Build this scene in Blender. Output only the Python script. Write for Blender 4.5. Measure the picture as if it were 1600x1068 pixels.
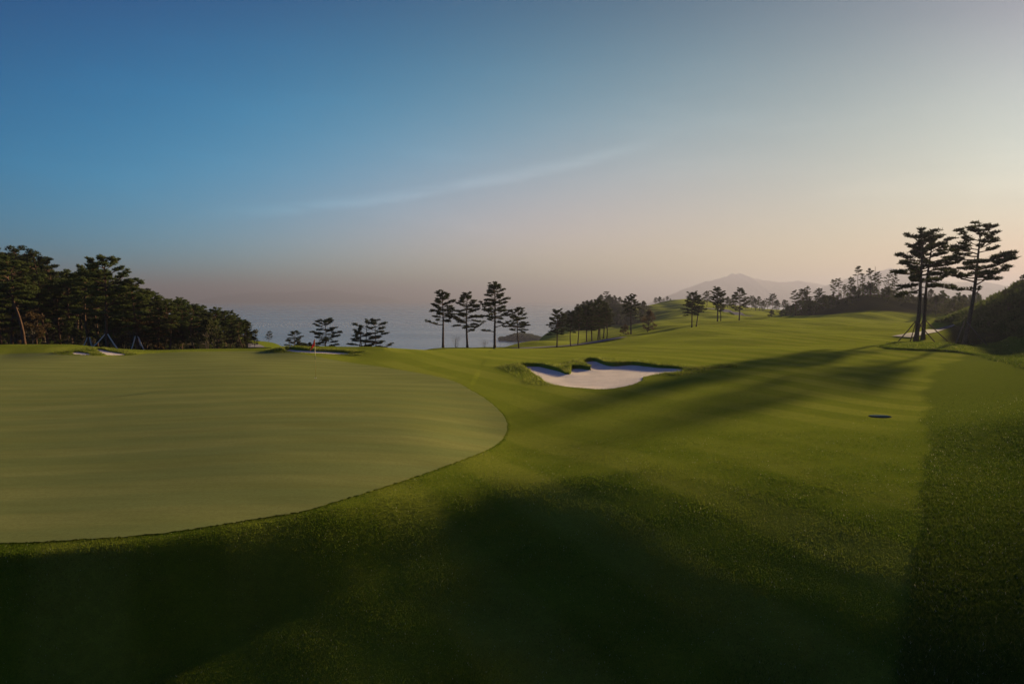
import bpy, math, random
import numpy as np
from mathutils import Vector, geometry
R = math.radians
for o in list(bpy.data.objects): bpy.data.objects.remove(o)
SC = bpy.context.scene
COL = SC.collection
rng = np.random.default_rng(7)
random.seed(7)

# ------------------------------------------------------------------ camera, sky, sun, exposure
F = 1067.0; PITCH = math.atan(66 / F); CAMZ = 4.1
cam = bpy.data.objects.new('camera', bpy.data.cameras.new('camera')); COL.objects.link(cam)
cam.location = (0, 0, CAMZ); cam.rotation_euler = (math.pi / 2 - PITCH, 0, 0)
cam.data.sensor_width = 36; cam.data.lens = F * 36 / 1600
cam.data.clip_start = 0.1; cam.data.clip_end = 80000
SC.camera = cam
SUN_AZ, SUN_EL = 42.5, 11.0
world = bpy.data.worlds.new('World'); SC.world = world; world.use_nodes = True
sun = bpy.data.objects.new('sun', bpy.data.lights.new('sun', 'SUN')); COL.objects.link(sun)
sun.data.energy = 5.0; sun.data.angle = R(2.0); sun.data.color = (1.0, 0.745, 0.41)
sd = Vector((math.sin(R(SUN_AZ)) * math.cos(R(SUN_EL)), math.cos(R(SUN_AZ)) * math.cos(R(SUN_EL)), math.sin(R(SUN_EL))))
sun.rotation_euler = sd.to_track_quat('Z', 'Y').to_euler(); sun.location = (60, 60, 60)
SC.view_settings.view_transform = 'Standard'; SC.view_settings.look = 'None'
SC.view_settings.gamma = 1; SC.view_settings.use_curve_mapping = False
SC.view_settings.exposure = 1.35
SC.cycles.use_denoising = True
SC.cycles.volume_bounces = 0; SC.cycles.max_bounces = 5; SC.cycles.diffuse_bounces = 2
SC.cycles.transparent_max_bounces = 4; SC.cycles.sample_clamp_indirect = 3

def nodes(nt): return nt.nodes, nt.links
class NT:                                                     # tiny node-tree builder
    def __init__(s, tree): s.t = tree; s.n = tree.nodes; s.l = tree.links
    def new(s, kind, **kw):
        n = s.n.new(kind)
        for k, v in kw.items(): setattr(n, k, v)
        return n
    def put(s, sock, v):
        if isinstance(v, bpy.types.NodeSocket): s.l.new(v, sock)
        else: sock.default_value = v
    def math(s, op, a, b=0.0, c=None, clamp=False):
        n = s.new('ShaderNodeMath', operation=op, use_clamp=clamp); s.put(n.inputs[0], a); s.put(n.inputs[1], b)
        if c is not None: s.put(n.inputs[2], c)
        return n.outputs[0]
    def mix(s, f, a, b, blend='MIX'):
        n = s.new('ShaderNodeMix', data_type='RGBA', blend_type=blend); s.put(n.inputs[0], f); s.put(n.inputs[6], a); s.put(n.inputs[7], b)
        return n.outputs[2]
    def noise(s, vec, scale, detail=3.0, rough=0.55):
        n = s.new('ShaderNodeTexNoise'); s.put(n.inputs['Vector'], vec); n.inputs['Scale'].default_value = scale
        n.inputs['Detail'].default_value = detail; n.inputs['Roughness'].default_value = rough
        return n.outputs[0]
    def mapr(s, v, a, b, c=0.0, d=1.0):
        n = s.new('ShaderNodeMapRange', interpolation_type='SMOOTHSTEP'); s.put(n.inputs[0], v)
        for i, q in enumerate((a, b, c, d)): n.inputs[i + 1].default_value = q
        return n.outputs[0]
    def mapping(s, vec, scale=(1, 1, 1), rot=(0, 0, 0), loc=(0, 0, 0)):
        n = s.new('ShaderNodeMapping'); s.put(n.inputs[0], vec); n.inputs['Location'].default_value = loc
        n.inputs['Scale'].default_value = scale; n.inputs['Rotation'].default_value = rot
        return n.outputs[0]
def rgb(r, g, b): return (r, g, b, 1.0)

SKY_FIT = [(1.057, -1.591, -3.827, -5.742, 13.051, -8.184, -1.9, 1.2, 3.4, 3.389), (-0.699, -0.619, 5.222, -0.999, 1.346, -13.307, 0.35, -0.6, -0.6, 0.333), (-0.535, -1.102, 2.808, -0.382, 0.701, -7.558, 0.2, -1.2, -0.6, 1.123)]
def build_world():
    w = NT(world.node_tree); w.n.clear()
    out = w.new('ShaderNodeOutputWorld'); bg = w.new('ShaderNodeBackground')
    sky = w.new('ShaderNodeTexSky', sky_type='NISHITA')
    sky.sun_disc = False; sky.sun_elevation = R(SUN_EL); sky.sun_rotation = R(SUN_AZ)
    sky.altitude = 50; sky.air_density = 1.0; sky.dust_density = 0.4; sky.ozone_density = 3.0
    tc = w.new('ShaderNodeTexCoord'); sep = w.new('ShaderNodeSeparateXYZ'); w.l.new(tc.outputs['Generated'], sep.inputs[0])
    az = w.math('ARCTAN2', sep.outputs[0], sep.outputs[1]); el = w.math('ARCSINE', sep.outputs[2])
    # thin cirrus streak: a slanted, slightly bowed band, broken up by stretched noise
    cmb = w.new('ShaderNodeCombineXYZ'); w.l.new(az, cmb.inputs[0]); w.l.new(el, cmb.inputs[1])
    wob = w.noise(w.mapping(cmb.outputs[0], (5, 5, 1)), 1.0, 3)
    a2 = w.math('ADD', az, 0.08)
    line = w.math('ADD', w.math('MULTIPLY', a2, 0.176), 0.160)
    line = w.math('ADD', line, w.math('MULTIPLY', w.math('MULTIPLY', a2, a2), 0.10))
    dist = w.math('SUBTRACT', el, line)
    dist = w.math('ADD', dist, w.math('MULTIPLY', w.math('SUBTRACT', wob, 0.5), 0.02))
    up = w.mapr(dist, -0.012, 0.0); dn = w.mapr(dist, 0.0, 0.016, 1.0, 0.0)
    ends = w.math('MULTIPLY', w.mapr(az, -0.46, -0.28), w.mapr(az, 0.08, 0.26, 1.0, 0.0))
    fib = w.noise(w.mapping(cmb.outputs[0], (10, 90, 1), (0, 0, -0.18)), 1.0, 5, 0.6)
    streak = w.math('MULTIPLY', w.math('MULTIPLY', w.math('MULTIPLY', up, dn), ends), w.mapr(fib, 0.2, 0.6))
    veil = w.noise(w.mapping(cmb.outputs[0], (3.0, 14, 1), (0, 0, -0.22)), 1.0, 5, 0.55)
    veil = w.math('MULTIPLY', w.mapr(veil, 0.45, 0.75), w.math('MULTIPLY', w.mapr(el, 0.05, 0.12), w.mapr(el, 0.2, 0.5, 1.0, 0.0)))
    cloud = w.math('ADD', w.math('MULTIPLY', streak, 0.65), w.math('MULTIPLY', veil, 0.3))
    # the evening's colour: bluer away from the sun, paler and warmer toward it
    a = w.math('MINIMUM', w.math('MAXIMUM', az, -0.75), 0.85); e = w.math('MINIMUM', w.math('MAXIMUM', el, 0.0), 0.5)
    a2_, e2_, ae = w.math('MULTIPLY', a, a), w.math('MULTIPLY', e, e), w.math('MULTIPLY', a, e)
    lowk = w.math('EXPONENT', w.math('MULTIPLY', e, -14.0)); comb = w.new('ShaderNodeCombineXYZ')
    for i, cf_ in enumerate(SKY_FIT):
        v = cf_[0]
        for k_, t_ in zip(cf_[1:], (a, e, a2_, ae, e2_, lowk, w.math('MULTIPLY', a, lowk), w.math('MULTIPLY', a2_, lowk), w.math('MULTIPLY', a2_, a))): v = w.math('MULTIPLY_ADD', t_, k_, v)
        w.l.new(w.math('EXPONENT', v), comb.inputs[i])
    skyc = w.mix(1.0, sky.outputs[0], comb.outputs[0], 'MULTIPLY')
    high = w.math('MAXIMUM', w.mapr(el, .5, 1.05, 1.0, 3.6), w.mapr(w.math("ABSOLUTE", az), 1.1, 2.0, 1.0, 2.0)); hc = w.new('ShaderNodeCombineXYZ')       # unseen sky overhead and behind, brightened to lift the ground shade
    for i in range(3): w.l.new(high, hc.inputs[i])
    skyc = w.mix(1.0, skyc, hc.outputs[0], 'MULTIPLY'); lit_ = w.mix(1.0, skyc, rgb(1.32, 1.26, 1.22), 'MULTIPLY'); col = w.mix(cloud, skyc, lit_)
    w.l.new(col, bg.inputs[0]); bg.inputs[1].default_value = 0.05
    w.l.new(bg.outputs[0], out.inputs[0])
build_world()

# ------------------------------------------------------------------ projection and terrain
SEA = -35.0
def ray(px, py):
    a = (px - 800) / F; b = (534 - py) / F; c, s = math.cos(PITCH), math.sin(PITCH)
    return np.array((a, c + b * s, -s + b * c))
def at(px, py, Y):                                            # the point seen at photo pixel px,py at forward distance Y
    d = ray(px, py); return np.array((0, 0, CAMZ)) + d * (Y / d[1])
def zof(py, Y): return float(at(800, py, Y)[2])
CP = []                                                       # control points: px, Y, z
def row(Y, *pairs):
    for px, z in pairs: CP.append((px, Y, z))
def prow(Y, *pairs):                                          # same with the height given by the photo row
    for px, py in pairs: CP.append((px, Y, zof(py, Y)))
row(2.5, (-1200, -.1), (0, -.1), (800, -.1), (1600, -.1), (2600, 0.2))
row(8, (-700, -.1), (0, -.1), (400, -.15), (800, -.2), (1200, -.1), (1600, .1), (2200, .4))
row(13, (-600, 0), (0, -.1), (400, -.1), (800, -.25), (1200, -.1), (1600, .15), (2100, 1.4))
row(16.5, (-600, .05), (0, -.05), (400, .1), (650, -.12), (800, -.2), (1000, .02), (1200, .05), (1600, .2), (2100, 2.0))
row(20.5, (-600, .0), (0, -.05), (400, .2), (650, .08), (800, -.36), (1000, -.02), (1200, .12), (1400, .1), (1600, .5), (1900, 2.2), (2200, 4.5))
row(27, (-600, .05), (0, .0), (400, .2), (650, .1), (800, -.22), (1000, -.1), (1200, .05), (1400, -.05), (1600, .45), (1850, 3.0), (2200, 6.5))
row(40, (-600, .2), (0, .15), (400, .12), (800, -.15), (980, 0.02), (1150, .1), (1300, .1), (1450, .05), (1600, .5), (1700, 2.0), (1850, 5.5), (2200, 9))
row(51, (-600, .1), (0, .02), (200, -.02), (400, .0), (550, -.1), (700, -.3), (850, -.35), (1000, -.05), (1200, .1), (1450, .0))
prow(57, (1600, 546), (1500, 541))
row(57, (1700, 4.5), (1850, 9.5), (2200, 12))
prow(56.5, (-300, 537), (0, 538), (110, 538.5), (200, 546), (300, 546), (400, 543.5), (500, 541), (580, 542.5))
row(61, (-300, .1), (0, .0), (200, -.5), (400, -.3), (500, -.2), (580, -.25))
prow(60, (650, 546), (730, 549), (820, 552), (900, 549), (1000, 545), (1150, 542), (1300, 540), (1420, 537))
prow(70, (0, 541), (200, 546), (320, 545), (420, 545), (500, 556), (600, 558), (660, 550), (720, 546), (800, 548), (900, 544), (1000, 538), (1150, 531), (1300, 529), (1430, 530), (1480, 529), (1540, 527))
row(70, (1600, 2.4), (1700, 7), (1850, 12.5), (2200, 13.5))
prow(88, (650, 552), (720, 543.5), (800, 545), (880, 541), (950, 535), (1050, 522), (1150, 517), (1300, 517), (1400, 516), (1440, 515), (1480, 513), (1520, 484), (1560, 464), (1600, 442))
row(88, (0, -.6), (150, -.6), (300, -1.6), (400, -2.4), (480, -5), (580, -6), (1700, 11), (1850, 14), (2200, 14))
prow(115, (720, 552), (800, 543.5), (860, 541), (920, 536), (980, 525), (1050, 515), (1100, 508), (1200, 505), (1350, 505), (1450, 506))
row(115, (0, 1.5), (150, 1.0), (260, -.8), (330, -1.8), (385, -2.8), (430, -3.3), (470, -6), (580, -12), (660, -10), (1520, 1.5), (1600, 6), (1850, 12))
row(150, (0, 4), (150, 3), (300, -2), (400, -6), (500, -18), (620, -22), (720, -14), (1600, 4), (1850, 9))
prow(150, (800, 543), (900, 532), (960, 525), (1040, 508), (1100, 503), (1180, 497), (1280, 496.5), (1400, 497), (1480, 500))
row(195, (0, 5), (200, 2), (350, -8), (500, -34), (650, -37), (760, -22), (1500, 3.0), (1600, 3), (1900, 6))
prow(195, (850, 533), (920, 522), (990, 508), (1050, 500), (1100, 497), (1150, 495), (1200, 499), (1250, 489), (1300, 474), (1345, 462), (1400, 464), (1460, 474))
row(250, (0, 3), (250, -12), (450, -40), (650, -42), (760, -38), (1450, 3.5), (1600, 4))
prow(250, (850, 524), (900, 514), (960, 507), (1010, 498), (1060, 485), (1130, 482), (1190, 488), (1260, 484), (1340, 468))
row(300, (0, -8), (400, -45), (780, -42), (850, -24), (1600, 0), (1900, 0))
prow(300, (893, 497), (930, 484), (965, 475), (1010, 480), (1050, 474), (1100, 475), (1150, 481), (1220, 485), (1300, 488))
row(350, (900, -20), (960, -8), (1020, 0), (1300, -4))
prow(350, (1050, 471), (1100, 472))
row(480, (0, -45), (400, -50), (800, -50), (950, -44), (1050, -25), (1150, -20), (1300, -20), (1600, -12), (1900, -8))
row(800, (0, -60), (800, -60), (1200, -50), (1600, -45), (1900, -40))
CPA = np.array(CP)
KR = 0.42
def feat(x, y):
    r = np.sqrt(x * x + y * y) + 1e-6
    return np.arctan2(x, y), np.log(np.maximum(r, 1.5)) * KR
cx = (CPA[:, 0] - 800) / F * CPA[:, 1]
cf = np.stack(feat(cx, CPA[:, 1]), 1)
# behind the camera: level ground on both sides
ext = [(th, math.log(r) * KR, z) for th in (-3.1, -2.3, -1.7, 1.9, 2.5, 3.1) for r, z in ((3, -.4), (12, 0), (50, 0), (200, -2))]
cf = np.vstack([cf, np.array([(e[0], e[1]) for e in ext])]); cz = np.concatenate([CPA[:, 2], [e[2] for e in ext]])
CREST = np.array([(-40, 9.5), (-14, 10.8), (-8.6, 11.1), (-6.6, 11.5), (-5, 12.4), (-3.4, 13.7), (-2.0, 15.2), (-.8, 16.4), (.8, 17.1), (2.5, 17.2), (4.5, 16.6), (7, 15.6), (10, 15.0), (14, 15.0), (24, 16), (60, 16)])
_cx = np.arange(-45, 45, .25); _cy = np.convolve(np.pad(np.interp(_cx, CREST[:, 0], CREST[:, 1]), 12, 'edge'), np.ones(13) / 13, 'same')[12:-12]; CREST = np.stack([_cx, _cy], 1)
def phi(d2): return 0.5 * d2 * np.log(d2 + 1e-9)
n = len(cf); d2 = ((cf[:, None] - cf[None]) ** 2).sum(2)
A = np.zeros((n + 3, n + 3)); A[:n, :n] = phi(d2) + np.eye(n) * 2e-5
A[:n, n] = 1; A[:n, n + 1:] = cf; A[n, :n] = 1; A[n + 1:, :n] = cf.T
TW = np.linalg.solve(A, np.concatenate([cz, [0, 0, 0]]))
def base_z(x, y):
    x = np.asarray(x, float).ravel(); y = np.asarray(y, float).ravel(); out = np.empty(len(x))
    for i in range(0, len(x), 20000):
        q = np.stack(feat(x[i:i + 20000], y[i:i + 20000]), 1)
        dd = ((q[:, None] - cf[None]) ** 2).sum(2)
        out[i:i + 20000] = phi(dd) @ TW[:n] + TW[n] + q @ TW[n + 1:]
    r = np.hypot(x, y)
    # gentle mounding that the low sun picks out
    m = (np.sin(x * .23 + 1.3 * np.sin(y * .11)) * np.sin(y * .19 + .7) * .5 + np.sin(x * .43 + y * .31 + 2) * .22 + np.sin(x * .11 - y * .37) * .35)
    amp = np.interp(r, [10, 24, 45, 80, 130, 300], [.02, .05, .10, .30, .42, .6])
    # the ground rolls over a crest along the near edge of the green and the approach and falls toward the viewer, a slope shaped to shade the foreground
    d_ = np.maximum(np.interp(x, CREST[:, 0], CREST[:, 1]) - y, 0); L = np.interp(x, [-10, -5, 0, 5, 10], [2.6, 3.6, 6.5, 9.5, 10.5]); g_ = np.interp(x, [-7, -1, 4], [.40, .34, .245])
    dip = g_ * np.minimum(d_, L) ** 2 / (2 * L) + g_ * np.clip(d_ - L, 0, 4); sg = np.maximum(14.2 - (x * .676 + y * .737), 0); h2 = .205 * sg ** 2 / (sg + 4.5); h2 = np.minimum(h2, 2.2 + .1 * (h2 - 2.2)); rr = np.clip(d_ / 2.4, 0, 1); rr = rr * rr * (3 - 2 * rr)
    bw = np.clip((x + 1.5) / 7, 0, 1); bw = bw * bw * (3 - 2 * bw); dip = dip * bw + rr * h2 * (1 - bw)
    dip = dip * np.clip((y + 25) / 20, 0, 1)
    bank = np.clip((x / np.maximum(y, 1) - .66) / .06, 0, 1) * np.clip((y - 60) / 8, 0, 1) * np.clip((150 - y) / 30, 0, 1)
    out = out + bank * .28 * (np.sin(x * 1.1 + y * .5) * np.sin(y * .9 - x * .3) + .6 * np.sin(x * 2.3 + 1) * np.sin(y * 1.7))
    return out + m * amp * np.where(x < -2, .35, 1.0) - dip
def inside(poly, x, y):
    c = np.zeros(len(x), bool); j = len(poly) - 1
    for i in range(len(poly)):
        xi, yi = poly[i]; xj, yj = poly[j]
        c ^= ((yi > y) != (yj > y)) & (x < (xj - xi) * (y - yi) / (yj - yi + 1e-12) + xi); j = i
    return c
def edge_dist(poly, x, y):
    best = np.full(len(x), 1e9)
    for i in range(len(poly)):
        a = poly[i - 1]; b = poly[i]; ab = b - a
        t = np.clip(((x - a[0]) * ab[0] + (y - a[1]) * ab[1]) / (ab @ ab + 1e-12), 0, 1)
        best = np.minimum(best, np.hypot(x - a[0] - t * ab[0], y - a[1] - t * ab[1]))
    return best
def hit(px, py, zf=base_z, y0=4, y1=420):                     # where the sight line through a pixel meets the ground
    d = ray(px, py); ys = np.exp(np.linspace(math.log(y0), math.log(y1), 900)); t = ys / d[1]
    g = CAMZ + d[2] * t - zf(d[0] * t, ys); k = np.argmax(g < 0)
    if not (g < 0).any(): k = len(ys) - 1
    if k == 0: return np.array((d[0] * t[0], ys[0]))
    f = g[k - 1] / (g[k - 1] - g[k] + 1e-12); tt = t[k - 1] + f * (t[k] - t[k - 1])
    return np.array((d[0] * tt, d[1] * tt))
def smooth_poly(pts, k=6):                                    # closed Catmull-Rom
    pts = np.array(pts, float); N = len(pts); out = []
    for i in range(N):
        p0, p1, p2, p3 = pts[i - 1], pts[i], pts[(i + 1) % N], pts[(i + 2) % N]
        for s in np.linspace(0, 1, k, endpoint=False):
            out.append(.5 * ((2 * p1) + (p2 - p0) * s + (2 * p0 - 5 * p1 + 4 * p2 - p3) * s ** 2 + (-p0 + 3 * p1 - 3 * p2 + p3) * s ** 3))
    return np.array(out)
SAND = [dict(px=[(811, 573), (839, 572), (858, 575.6), (875, 580), (884, 583.5), (891, 583.2), (894, 576), (908, 575.6), (923, 577.2), (914, 572), (909, 569), (916, 565), (930, 563.7), (944, 569), (960, 571.6), (986, 569.7), (1008, 571.6), (1029, 574), (1053, 575), (1071, 577.5), (1053, 582), (1029, 584), (1006, 588.7), (1003, 593.4), (989, 600), (960, 606), (937, 607.5), (913, 606), (880, 603), (853, 598), (846, 592), (827, 580)], lip=.2, dep=.12),
        dict(px=[(113, 551.5), (122, 550), (140, 553), (138, 555), (118, 554)], lip=.05, dep=.05),
        dict(px=[(150, 546.5), (160, 546.5), (172, 549.5), (196, 553.5), (185, 555), (165, 554)], lip=.08, dep=.06),
        dict(px=[(443, 548), (452, 546), (470, 547.5), (500, 549), (530, 550.5), (550, 552.5), (520, 553), (480, 551), (455, 549.8)], lip=.2, dep=.06)]
for s in SAND:
    s['poly'] = smooth_poly([hit(*p, y0=25, y1=70) for p in s['px']], 4); s['c'] = s['poly'].mean(0)
    s['bb'] = (s['poly'].min(0) - 4, s['poly'].max(0) + 4)
def ground_z(x, y, cut=True):
    x = np.asarray(x, float).ravel(); y = np.asarray(y, float).ravel(); z = base_z(x, y)
    for s in SAND:
        lo, hi = s['bb']; m = np.where((x > lo[0]) & (x < hi[0]) & (y > lo[1]) & (y < hi[1]))[0]
        if not len(m): continue
        d = edge_dist(s['poly'], x[m], y[m]); ins = inside(s['poly'], x[m], y[m])
        back = np.clip(((y[m] - s['c'][1]) / (hi[1] - s['c'][1] - 4) + .35) / .8, 0, 1); back = back * back * (3 - 2 * back)
        left = np.clip((s['c'][0] - 2.2 - x[m]) / 2.0, 0, 1)
        wgt = np.maximum(back, left * .35)
        z[m] += np.where(ins, 0, s['lip'] * wgt * np.exp(-(d / 1.1) ** 2))
        if cut: z[m] -= np.where(ins, .55 * np.clip((d - .02) / .12, 0, 1), 0)
    return z
def gz(x, y): return float(ground_z([x], [y], False)[0])

# ------------------------------------------------------------------ mesh and tagging helpers
def mesh_np(name, v, f, mats=(), smooth=True):
    me = bpy.data.meshes.new(name); v = np.asarray(v, np.float32); f = np.asarray(f, np.int32); k = f.shape[1]
    me.vertices.add(len(v)); me.vertices.foreach_set('co', v.ravel())
    me.loops.add(f.size); me.loops.foreach_set('vertex_index', f.ravel())
    me.polygons.add(len(f)); me.polygons.foreach_set('loop_start', np.arange(0, f.size, k, dtype=np.int32))
    me.polygons.foreach_set('loop_total', np.full(len(f), k, np.int32))
    me.polygons.foreach_set('use_smooth', np.full(len(f), smooth))
    for m in mats: me.materials.append(m)
    me.update(calc_edges=True); return me
def obj(name, me, parent=None):
    o = bpy.data.objects.new(name, me); COL.objects.link(o)
    if parent: o.parent = parent
    return o
def tag(o, label=None, cat=None, group=None, kind=None):
    for k, v in (('label', label), ('category', cat), ('group', group), ('kind', kind)):
        if v: o[k] = v
    return o
def empty(name, loc=(0, 0, 0), rz=0, sc=1.0):
    o = bpy.data.objects.new(name, None); COL.objects.link(o); o.location = loc; o.rotation_euler = (0, 0, rz)
    o.scale = (sc, sc, sc); o.empty_display_size = .2; return o
class MB:                                                     # collects triangles and tubes
    def __init__(s): s.v = []; s.f = []; s.n = 0
    def add(s, v, f): s.v.append(np.asarray(v, float)); s.f.append(np.asarray(f) + s.n); s.n += len(v)
    def tube(s, pts, rad, sides=6):
        pts = np.asarray(pts, float); rad = np.broadcast_to(rad, len(pts)); N = len(pts)
        tan = np.gradient(pts, axis=0); tan /= np.linalg.norm(tan, axis=1)[:, None] + 1e-9
        ref = np.where(np.abs(tan[:, 2:3]) > .9, [[1., 0, 0]], [[0, 0, 1.]]); ref = np.broadcast_to(ref[0], tan.shape) if True else ref
        a = np.cross(tan, ref); a /= np.linalg.norm(a, axis=1)[:, None] + 1e-9; b = np.cross(tan, a)
        th = np.arange(sides) * 2 * math.pi / sides
        v = pts[:, None] + rad[:, None, None] * (np.cos(th)[None, :, None] * a[:, None] + np.sin(th)[None, :, None] * b[:, None])
        v = v.reshape(-1, 3); i = np.arange(N - 1)[:, None] * sides; j = np.arange(sides)[None]; k = (j + 1) % sides
        q = np.stack([i + j, i + k, i + sides + k, i + sides + j], -1).reshape(-1, 4)
        tri = np.concatenate([q[:, [0, 1, 2]], q[:, [0, 2, 3]]])
        cap = np.array([[(N - 1) * sides, (N - 1) * sides + m, (N - 1) * sides + m + 1] for m in range(1, sides - 1)] + [[0, m + 1, m] for m in range(1, sides - 1)])
        s.add(v, np.concatenate([tri, cap]))
    def mesh(s, name, mat, smooth=True): return mesh_np(name, np.concatenate(s.v), np.concatenate(s.f), [mat], smooth)

# ------------------------------------------------------------------ materials
def mat(name):
    m = bpy.data.materials.new(name); m.use_nodes = True; t = NT(m.node_tree)
    return m, t, m.node_tree.nodes['Principled BSDF']
def coords(t): return t.new('ShaderNodeTexCoord').outputs['Object']
def geo_pos(t): return t.new('ShaderNodeNewGeometry').outputs['Position']
def bump(t, h, strength, dist, b):
    n = t.new('ShaderNodeBump'); n.inputs['Strength'].default_value = strength; n.inputs['Distance'].default_value = dist
    t.l.new(h, n.inputs['Height']); t.l.new(n.outputs[0], b.inputs['Normal'])
def attr(t, name):
    n = t.new('ShaderNodeAttribute'); n.attribute_name = name; return n.outputs['Fac']

FAIR_A, FAIR_B = rgb(.090, .132, .005), rgb(.128, .166, .008)
def stripes(t, P):                                            # mowing stripes: alternating bands of brushed turf, bent by slow noise
    wv = t.new('ShaderNodeTexWave', wave_profile='SIN'); t.put(wv.inputs[0], t.mapping(P, (1, 1, 0), (0, 0, R(-27)))); wv.inputs['Scale'].default_value = .105
    wv.inputs['Distortion'].default_value = 2.2; wv.inputs['Detail Scale'].default_value = .35
    return t.math('MULTIPLY', t.mapr(wv.outputs['Fac'], .3, .7), t.mapr(t.noise(t.mapping(P, (.09, .09, .09)), 1.0, 2), .35, .6))
def ground_material():
    m, t, b = mat('fairway_turf'); P = geo_pos(t)
    n1 = t.noise(P, .35, 4); n2 = t.noise(P, 5, 8, .75); n4 = t.noise(P, 1.1, 5, .65); n3 = t.noise(t.mapping(P, (55, 55, 55)), 1.0, 3, .7)
    fair = t.mix(t.mapr(n1, .3, .7), FAIR_A, FAIR_B)
    fair = t.mix(t.math('MULTIPLY', stripes(t, P), .9), fair, rgb(.205, .225, .026))
    fair = t.mix(t.mapr(n4, .48, .75, 0, .5), fair, rgb(.165, .160, .014)); fair = t.mix(t.mapr(n2, .35, .7, .35, 0), fair, rgb(.045, .070, .004))
    rough = t.mix(t.mapr(n2, .3, .7), rgb(.060, .098, .006), rgb(.095, .130, .010))
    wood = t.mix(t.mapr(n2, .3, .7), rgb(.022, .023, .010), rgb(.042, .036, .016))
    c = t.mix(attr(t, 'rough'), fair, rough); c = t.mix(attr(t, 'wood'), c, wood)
    c = t.mix(t.mapr(n3, .25, .75, 0, .55), c, rgb(.030, .040, .008))
    t.l.new(c, b.inputs['Base Color']); b.inputs['Roughness'].default_value = 1; b.inputs['Specular IOR Level'].default_value = 0
    t.l.new(t.math('MULTIPLY', t.math('SUBTRACT', 1.0, attr(t, 'wood')), t.math('SUBTRACT', .17, t.math('MULTIPLY', attr(t, 'rough'), .07))), b.inputs['Sheen Weight']); b.inputs['Sheen Roughness'].default_value = .6; b.inputs['Sheen Tint'].default_value = rgb(.55, .60, .10)
    bump(t, t.math('ADD', t.math('MULTIPLY', n2, .5), n3), .6, .03, b); return m
def green_material():
    m, t, b = mat('green_turf'); P = geo_pos(t)
    n1 = t.noise(t.mapping(P, (.14, .5, .3), (0, 0, R(8))), 1.0, 4); n2 = t.noise(P, 14, 4, .7); n3 = t.noise(P, 90, 2, .7)
    wv = t.new('ShaderNodeTexWave', wave_profile='SIN'); t.put(wv.inputs[0], t.mapping(P, (1, 1, 0), (0, 0, R(83)))); wv.inputs['Scale'].default_value = .16
    wv.inputs['Distortion'].default_value = 2.0; wv.inputs['Detail Scale'].default_value = .4
    c = t.mix(t.mapr(n1, .3, .7), rgb(.215, .240, .066), rgb(.290, .300, .092))
    c = t.mix(t.math('MULTIPLY', t.mapr(wv.outputs['Fac'], .3, .7), .6), c, rgb(.185, .230, .070))
    n5 = t.noise(t.mapping(P, (.35, 2.2, 1), (0, 0, R(4))), 1.0, 6, .7); c = t.mix(t.mapr(n5, .35, .7, 0, .45), c, rgb(.150, .165, .045)); c = t.mix(t.mapr(n2, .35, .75, 0, .4), c, rgb(.13, .14, .04)); c = t.mix(t.mapr(n3, .3, .7, 0, .4), c, rgb(.12, .13, .04))
    t.l.new(c, b.inputs['Base Color']); b.inputs['Roughness'].default_value = 1; b.inputs['Specular IOR Level'].default_value = 0
    bump(t, t.math('ADD', n2, n3), .35, .01, b); return m
def sand_material():
    m, t, b = mat('bunker_sand'); P = geo_pos(t)
    n1 = t.noise(P, 1.2, 4); n2 = t.noise(P, 20, 4)
    wv = t.new('ShaderNodeTexWave', wave_profile='SIN'); t.put(wv.inputs[0], t.mapping(P, (1, 1, 0), (0, 0, R(35)))); wv.inputs['Scale'].default_value = 3.0
    wv.inputs['Distortion'].default_value = 6.0; wv.inputs['Detail Scale'].default_value = .3
    c = t.mix(t.mapr(n1, .3, .7), rgb(.66, .57, .47), rgb(.76, .66, .55)); c = t.mix(t.mapr(n2, .55, .8, 0, .4), c, rgb(.42, .37, .33))
    t.l.new(c, b.inputs['Base Color']); b.inputs['Roughness'].default_value = .9; b.inputs['Specular IOR Level'].default_value = .1
    bump(t, t.math('ADD', t.math('MULTIPLY', wv.outputs['Fac'], .4), n2), .9, .06, b); return m
def leaf_material(name, c1, c2, trans=.35, scale=1.2, tint=False):
    m, t, b = mat(name); P = geo_pos(t); n = t.noise(P, scale, 3)
    oi = t.new('ShaderNodeObjectInfo').outputs['Random']
    c = t.mix(t.mapr(n, .3, .7), c1, c2); c = t.mix(t.math('MULTIPLY', oi, .35), c, t.mix(.5, c2, rgb(.05, .045, .015)))
    if tint:
        if tint == 2: c = t.mix(t.math('MULTIPLY', stripes(t, P), .8), c, rgb(.190, .225, .024))
        low = t.noise(P, .8, 3, .6); c = t.mix(t.mapr(low, .3, .6, .45, 0), c, rgb(.040, .075, .003))
        v = attr(t, 'tint'); c = t.mix(t.mapr(v, 0, .5, .65, 0), c, rgb(.020, .035, .002)); c = t.mix(t.mapr(v, .5, .97, 0, .55), c, rgb(.20, .22, .03)); c = t.mix(t.mapr(v, .985, .995), c, rgb(.42, .42, .25))  # random blade tones; the few palest have glints put into their colour
    t.l.new(c, b.inputs['Base Color']); b.inputs['Roughness'].default_value = .7; b.inputs['Specular IOR Level'].default_value = .04
    tr = t.new('ShaderNodeBsdfTranslucent'); t.l.new(c, tr.inputs[0]); mx = t.new('ShaderNodeMixShader'); mx.inputs[0].default_value = trans
    t.l.new(b.outputs[0], mx.inputs[1]); t.l.new(tr.outputs[0], mx.inputs[2]); t.l.new(mx.outputs[0], t.n['Material Output'].inputs[0]); return m
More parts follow.
